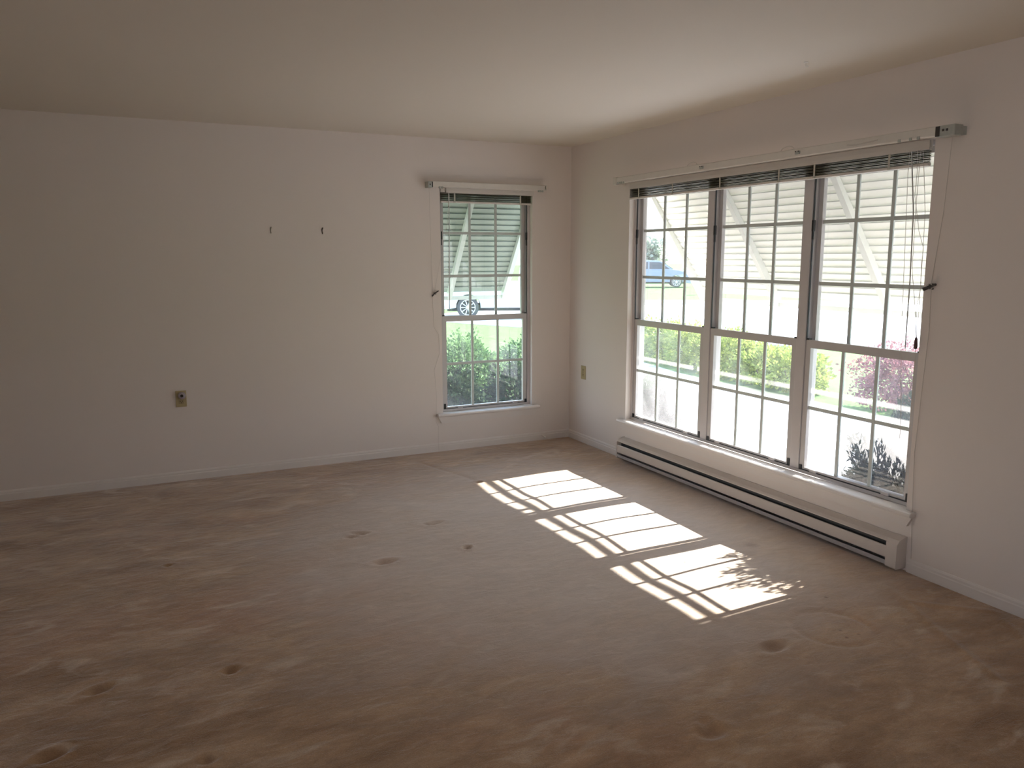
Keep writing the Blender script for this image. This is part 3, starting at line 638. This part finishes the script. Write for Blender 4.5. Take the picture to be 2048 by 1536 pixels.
awning('x', -1.45, -0.215, 0.83, 2.21, 1.235, 1.165, 1.20, [-1.43, -0.775, -0.235], 'short pale green slatted awning outside the single window', M['awning_back'])

# ------------------------------------------------------------------ grounds
GZ = -0.35
def slab(name, pts, z, m_, th=0.05, label=None):
    o = MB().prism(pts, 'z', z - th, z).build(name, m_); o['kind'] = 'structure'; return o
slab('lawn', [(-40, WT), (WT, WT), (WT, -40), (150, -40), (150, 160), (-40, 160)], GZ - 0.012, M['grass'], 0.1)
slab('driveway', [(13, -2), (9.9, 5.6), (7.2, 11.6), (5.4, 15.4), (4.4, 18.4), (9, 21.0), (16.3, 20.1), (36, 8), (36, -8)], GZ, M['concrete'])
slab('road', [(4.4 - 30, 40), (16.4, 20.15), (36, 8.05), (60, -8), (60, -3.4), (37, 10.8), (18.3, 22.8), (4.4 - 30, 43.5)], GZ + 0.002, M['asphalt'])
slab('patio', [(0.95, -12), (4.35, -12), (4.45, 0.5), (4.75, 4.6), (5.3, 7.5), (2.6, 7.5), (1.9, 1.6), (0.95, 0.6)], GZ + 0.004, M['concrete'])
slab('planting_bed', [(WT, -12), (0.95, -12), (0.95, 0.6), (1.9, 1.6), (2.6, 5.2), (-3, 5.2), (-3, WT), (WT, WT)], GZ + 0.01, M['soil'])

def leaves(n, center, rad, size, power=1.0, flat=0.0, long=1.0, lump=0.25, shell=0.55, seedv=0.0, zmin=None, xmin=-99):
    """cloud of leaf blades filling a lumpy ellipsoid"""
    mb = MB(); c = Vector(center); k = 0
    while k < n:
        d = Vector((random.gauss(0, 1), random.gauss(0, 1), random.gauss(0, 1))).normalized()
        l_ = 1 + lump * 2 * (mnoise.noise(Vector((d.x * 2.1 + seedv, d.y * 2.1, d.z * 2.1))) + 0.4 * mnoise.noise(d * 5 + Vector((seedv, 0, 0))))
        q = shell + (1 - shell) * random.random() ** 0.6
        p = c + Vector((d.x * rad[0], d.y * rad[1], d.z * rad[2])) * l_ * q
        if (zmin is not None and p.z < zmin) or p.x < xmin: continue
        s_ = size * random.uniform(0.6, 1.3)
        a = (d + Vector((random.uniform(-1, 1), random.uniform(-1, 1), random.uniform(-.6, 1)))).normalized()
        u = a.cross(Vector((random.uniform(-1, 1), random.uniform(-1, 1), random.uniform(-1, 1)))).normalized()
        w_ = s_ / long
        b = len(mb.v)
        mb.v += [tuple(p - u * w_ * 0.1), tuple(p + a * s_ * 0.5 + u * w_ * 0.5), tuple(p + a * s_), tuple(p + a * s_ * 0.5 - u * w_ * 0.5)]
        mb.f.append((b, b + 1, b + 2, b + 3)); k += 1
    return mb
def raw(mb, name, m_, parent):
    base = wloc(parent); me = bpy.data.meshes.new(name)
    me.from_pydata([(x - base.x, y - base.y, z - base.z) for (x, y, z) in mb.v], [], mb.f); me.update(); me.materials.append(m_)
    o = bpy.data.objects.new(name, me); C.objects.link(o); o.parent = parent; return o
def shrub(name, c, rad, n, size, m_, label, group=None, long=1.6, lump=0.25, stems=7, shell=0.5, sv=0.0, cat='shrub', xmin=-99):
    x, y, z = c
    t = thing(name, (x, y, GZ), label, cat, group)
    raw(leaves(n, c, rad, size, long=long, lump=lump, shell=shell, seedv=sv, zmin=GZ + 0.05, xmin=xmin), 'foliage', m_, t)
    st = MB()
    for i in range(stems):
        a = 2 * PI * i / stems + sv; r_ = 0.55
        tip = Vector((x + rad[0] * r_ * math.cos(a), y + rad[1] * r_ * math.sin(a), z + rad[2] * 0.35))
        b = Vector((x + 0.08 * math.cos(a), y + 0.08 * math.sin(a), GZ - 0.02))
        mid = (b + tip) / 2 + Vector((0.05 * math.cos(a * 3), 0.05 * math.sin(a * 3), 0.05))
        st.tube([b, mid, tip], 0.014, 6, 0.005)
    raw(st, 'stems', M['bark'], t)
    return t
# evergreens against the house wall, outside the triple window
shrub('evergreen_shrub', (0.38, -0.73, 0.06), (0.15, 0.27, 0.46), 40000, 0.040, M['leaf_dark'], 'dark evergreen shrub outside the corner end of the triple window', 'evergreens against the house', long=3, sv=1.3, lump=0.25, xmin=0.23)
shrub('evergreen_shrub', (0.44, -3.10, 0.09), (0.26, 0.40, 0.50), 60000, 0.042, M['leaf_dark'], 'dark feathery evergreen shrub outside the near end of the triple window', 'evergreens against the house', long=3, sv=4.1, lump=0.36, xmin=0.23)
# outside the back window
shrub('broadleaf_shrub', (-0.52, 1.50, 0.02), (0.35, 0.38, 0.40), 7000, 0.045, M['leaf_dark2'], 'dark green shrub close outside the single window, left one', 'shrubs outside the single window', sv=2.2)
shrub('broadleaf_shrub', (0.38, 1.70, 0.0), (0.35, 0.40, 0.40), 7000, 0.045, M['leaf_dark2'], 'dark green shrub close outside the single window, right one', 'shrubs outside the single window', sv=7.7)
shrub('pale_shrub', (0.30, 3.2, 0.05), (0.52, 0.5, 0.50), 9000, 0.05, M['leaf_light'], 'paler green leafy shrub behind the dark shrubs of the single window', 'shrubs outside the single window', sv=3.4)
shrub('pale_shrub', (1.72, 3.9, 0.0), (0.52, 0.5, 0.45), 7000, 0.05, M['leaf_light'], 'paler green shrub at the right, partly behind the single window frame', 'shrubs outside the single window', sv=5.9)
# hedge beyond the patio
hd = thing('hedge', (5.1, 4.2, GZ), 'yellow-green loose hedge beyond the patio, seen through the triple window', 'hedge')
hm = MB(); hs = MB()
for i in range(8):
    y = 7.0 - i * 0.66; x = 5.5 - 0.085 * (7 - y); s_ = 1.0 if i < 6 else 0.78
    q = leaves(3600, (x, y, GZ + 0.34 * s_), (0.46, 0.46, 0.36 * s_), 0.055, long=1.6, lump=0.3, shell=0.6, seedv=i * 1.7, zmin=GZ + 0.02)
    hm.f += [tuple(j + len(hm.v) for j in f_) for f_ in q.f]; hm.v += q.v
    for a in (0, 2.1, 4.2): hs.tube([(x + 0.05 * math.cos(a), y + 0.05 * math.sin(a), GZ - 0.02), (x + 0.25 * math.cos(a), y + 0.25 * math.sin(a), GZ + 0.45)], 0.015, 6, 0.006)
raw(hm, 'foliage', M['leaf_hedge'], hd); raw(hs, 'stems', M['bark'], hd)
shrub('purple_shrub', (5.25, 0.72, 0.02), (0.55, 0.60, 0.40), 8500, 0.045, M['leaf_purple'], 'purple-leaved shrub beyond the patio at the right of the triple window', sv=8.8, lump=0.32)
shrub('green_shrub', (4.95, -0.32, -0.12), (0.34, 0.34, 0.26), 3500, 0.05, M['leaf_hedge'], 'low green shrub in front of the purple-leaved shrub', sv=6.1)

# ------------------------------------------------------------------ cars
def car(loc, rotz, paint, label, spokes=10, rear_glass=True):
    """side profile along +X (front), 4.6 m long, 1.85 m wide"""
    t = thing('car', (loc[0], loc[1], loc[2]), label, 'car')
    t.rotation_euler = (0, 0, rotz)
    base = Vector(loc)
    wx, R_ = (1.38, -1.36), 0.345
    def arch(cx):
        return [(cx + 0.40 * math.cos(a), 0.36 + 0.40 * math.sin(a)) for a in np.linspace(-0.1, PI + 0.1, 11)]
    low = [(2.28, 0.24), (2.32, 0.55), (2.25, 0.86), (1.95, 1.00), (1.25, 1.10), (-2.05, 1.12), (-2.24, 1.02), (-2.30, 0.60), (-2.26, 0.26)]
    prof_ = low[:] + arch(wx[1])[::-1] + arch(wx[0])[::-1]
    def sweep(pts, halves):
        mb = MB(); k = len(pts)
        for (y, ins) in halves:
            cz = 0.7
            mb.v += [(base.x + px * (1 - ins * 0.02), base.y + y, base.z + cz + (pz - cz) * (1 - ins * 0.05)) for (px, pz) in pts]
        nl = len(halves)
        for i in range(nl - 1):
            for j in range(k):
                q = (j + 1) % k; mb.f.append((i * k + j, i * k + q, (i + 1) * k + q, (i + 1) * k + j))
        mb.f.append(tuple(range(k))[::-1]); mb.f.append(tuple((nl - 1) * k + j for j in range(k)))
        return mb
    sweep(prof_, [(-0.92, 1), (-0.86, 0), (0.86, 0), (0.92, 1)]).build('body', paint, t)
    cab = MB(); glass = [((0.95, 1.14), (0.36, 1.55), (-0.30, 1.57), (-0.30, 1.14)), ((-0.38, 1.14), (-0.38, 1.57), (-1.40, 1.57), (-1.75, 1.14))]
    pts = [(1.20, 1.08), (0.42, 1.60), (0.20, 1.66), (-1.55, 1.66), (-1.80, 1.60), (-2.08, 1.10)]
    if not rear_glass:      # short cab, long low deck behind it
        pts = [(1.50, 1.08), (0.98, 1.60), (0.84, 1.66), (0.50, 1.66), (0.40, 1.60), (0.34, 1.10)]; glass = [((1.30, 1.14), (0.92, 1.55), (0.48, 1.57), (0.44, 1.14))]
    for (y, s_) in ((-0.84, 0), (0.84, 0)):
        for (px, pz) in pts: cab.v.append((base.x + px, base.y + y * (1 - 0.16 * (pz - 1.08) / 0.58), base.z + pz))
    k = len(pts); cab.f += [tuple(range(k))[::-1], tuple(range(k, 2 * k))] + [(j, (j + 1) % k, k + (j + 1) % k, k + j) for j in range(k)]
    cab.build('cabin', paint, t)
    for sgn in (-1, 1):
        for (p0, p1, p2, p3) in glass:
            w_ = MB()
            for dy in (0.0, 0.012):
                for (px, pz) in (p0, p1, p2, p3): w_.v.append((base.x + px, base.y + sgn * (0.84 * (1 - 0.16 * (pz - 1.08) / 0.58) + dy), base.z + pz))
            w_.f = [(0, 1, 2, 3), (7, 6, 5, 4)] + [(i, (i + 1) % 4, 4 + (i + 1) % 4, 4 + i) for i in range(4)]
            w_.build('side_window', M['car_glass'], t)
    ws = MB()
    for (px, pz, hy) in (((pts[0][0] - .03, 1.12, 0.74), (pts[1][0] + .04, 1.585, 0.66))):
        for sg in (-1, 1): ws.v.append((base.x + px + 0.012, base.y + sg * hy, base.z + pz + 0.012))
    ws.v += [(x - 0.02, y, z - 0.02) for (x, y, z) in ws.v[:4]]
    ws.f = [(0, 1, 3, 2), (4, 6, 7, 5), (0, 4, 5, 1), (1, 5, 7, 3), (3, 7, 6, 2), (2, 6, 4, 0)]
    ws.build('windshield', M['car_glass'], t)
    for cx in wx:
        for sg in (-1, 1):
            o = (base.x + cx, base.y + sg * 0.90, base.z + R_); ax = (0, sg, 0)
            w_ = MB().lathe([(0.15, -0.20), (0.32, -0.20), (R_, -0.17), (R_, -0.03), (0.325, 0.0), (0.245, 0.005), (0.24, -0.05), (0.15, -0.06)], o, ax, 40).build('wheel', M['tyre'], t, smooth=False)
            rim = MB()
            rim.lathe([(0.243, -0.02), (0.243, 0.004), (0.222, 0.004), (0.215, -0.02), (0.243, -0.02)], o, ax, 40, cap=False)
            rim.lathe([(0.055, -0.03), (0.055, 0.0), (0.03, 0.008)], o, ax, 20)
            for i in range(spokes):
                a = 2 * PI * i / spokes
                for rr2 in (0.0,):
                    p0 = Vector((o[0] + 0.045 * math.cos(a), o[1] - sg * 0.012, o[2] + 0.045 * math.sin(a)))
                    p1 = Vector((o[0] + 0.225 * math.cos(a), o[1] - sg * 0.010, o[2] + 0.225 * math.sin(a)))
                    rim.tube([p0, p1], 0.012, 6, 0.022)
            rim.build('rim', M['alloy'], w_)
    for (h0, h1) in ((-0.85, -0.55), (0.55, 0.85)):
        MB().box(base.x + 2.24, base.x + 2.30, base.y + h0, base.y + h1, base.z + 0.66, base.z + 0.80, ch=0.01).build('headlight', M['alloy'], t)
    for (h0, h1) in ((-0.86, -0.66), (0.66, 0.86)):
        MB().box(base.x - 2.31, base.x - 2.24, base.y + h0, base.y + h1, base.z + 0.72, base.z + 0.98, ch=0.01).build('tail_light', M['tassel'], t)
    MB().box(base.x - 2.0, base.x + 2.0, base.y - 0.62, base.y + 0.62, base.z + 0.22, base.z + 0.40).build('underbody', M['tyre'], t)
    return t
# the wheel seen below the awning bar is this car's near left-hand one
def place_car(contact, ang, wheel_x, paint, label, **k):
    ux, uy = math.cos(ang), math.sin(ang)
    # wheel centre in car space is (wheel_x, -0.9)
    cx = contact[0] - (ux * wheel_x + uy * 0.9); cy = contact[1] - (uy * wheel_x - ux * 0.9)
    return car((cx, cy, GZ), ang, paint, label, **k)
place_car((6.2, 17.0), math.radians(-22), -1.36, M['car_white'], 'white low-decked car with a spoked alloy wheel, parked outside the single window', rear_glass=False)
place_car((27.5, 34.3), math.radians(-32), 1.38, M['car_blue'], 'dark blue car parked far away, seen through the triple window')

# a pedestal by the road, and trees far off
ps = thing('garden_post', (23.02, 26.12, GZ), 'pale post standing far off on the lawn edge beyond the triple window', 'post')
MB().box(22.9, 23.15, 26.0, 26.25, GZ - 0.05, GZ + 0.62, ch=0.02).build('post_body', M['awning'], ps)
MB().box(22.86, 23.19, 25.96, 26.29, GZ + 0.62, GZ + 0.68, ch=0.01).build('post_cap', M['awning_arm'], ps)
def tree(c, h, r, label, sv):
    t = thing('tree', (c[0], c[1], GZ), label, 'tree', 'trees far beyond the road')
    raw(leaves(5000, (c[0], c[1], GZ + h - r), (r, r, r * 1.05), 0.5, long=1.4, lump=0.3, shell=0.3, seedv=sv), 'crown', M['leaf_tree'], t)
    raw(MB().tube([(c[0], c[1], GZ - 0.1), (c[0] + 0.1, c[1], GZ + h * 0.4), (c[0], c[1], GZ + h - r)], 0.28, 10, 0.14), 'trunk', M['bark'], t)
tree((45, 62), 3.6, 1.7, 'rounded pale green tree far beyond the road, right of the dark blue car', 1.1)
tree((39, 60), 3.2, 1.5, 'rounded tree far beyond the road, left of the dark blue car', 4.5)
tree((13, 60), 3.4, 1.6, 'tree far off behind the white car, in the single window', 2.5)
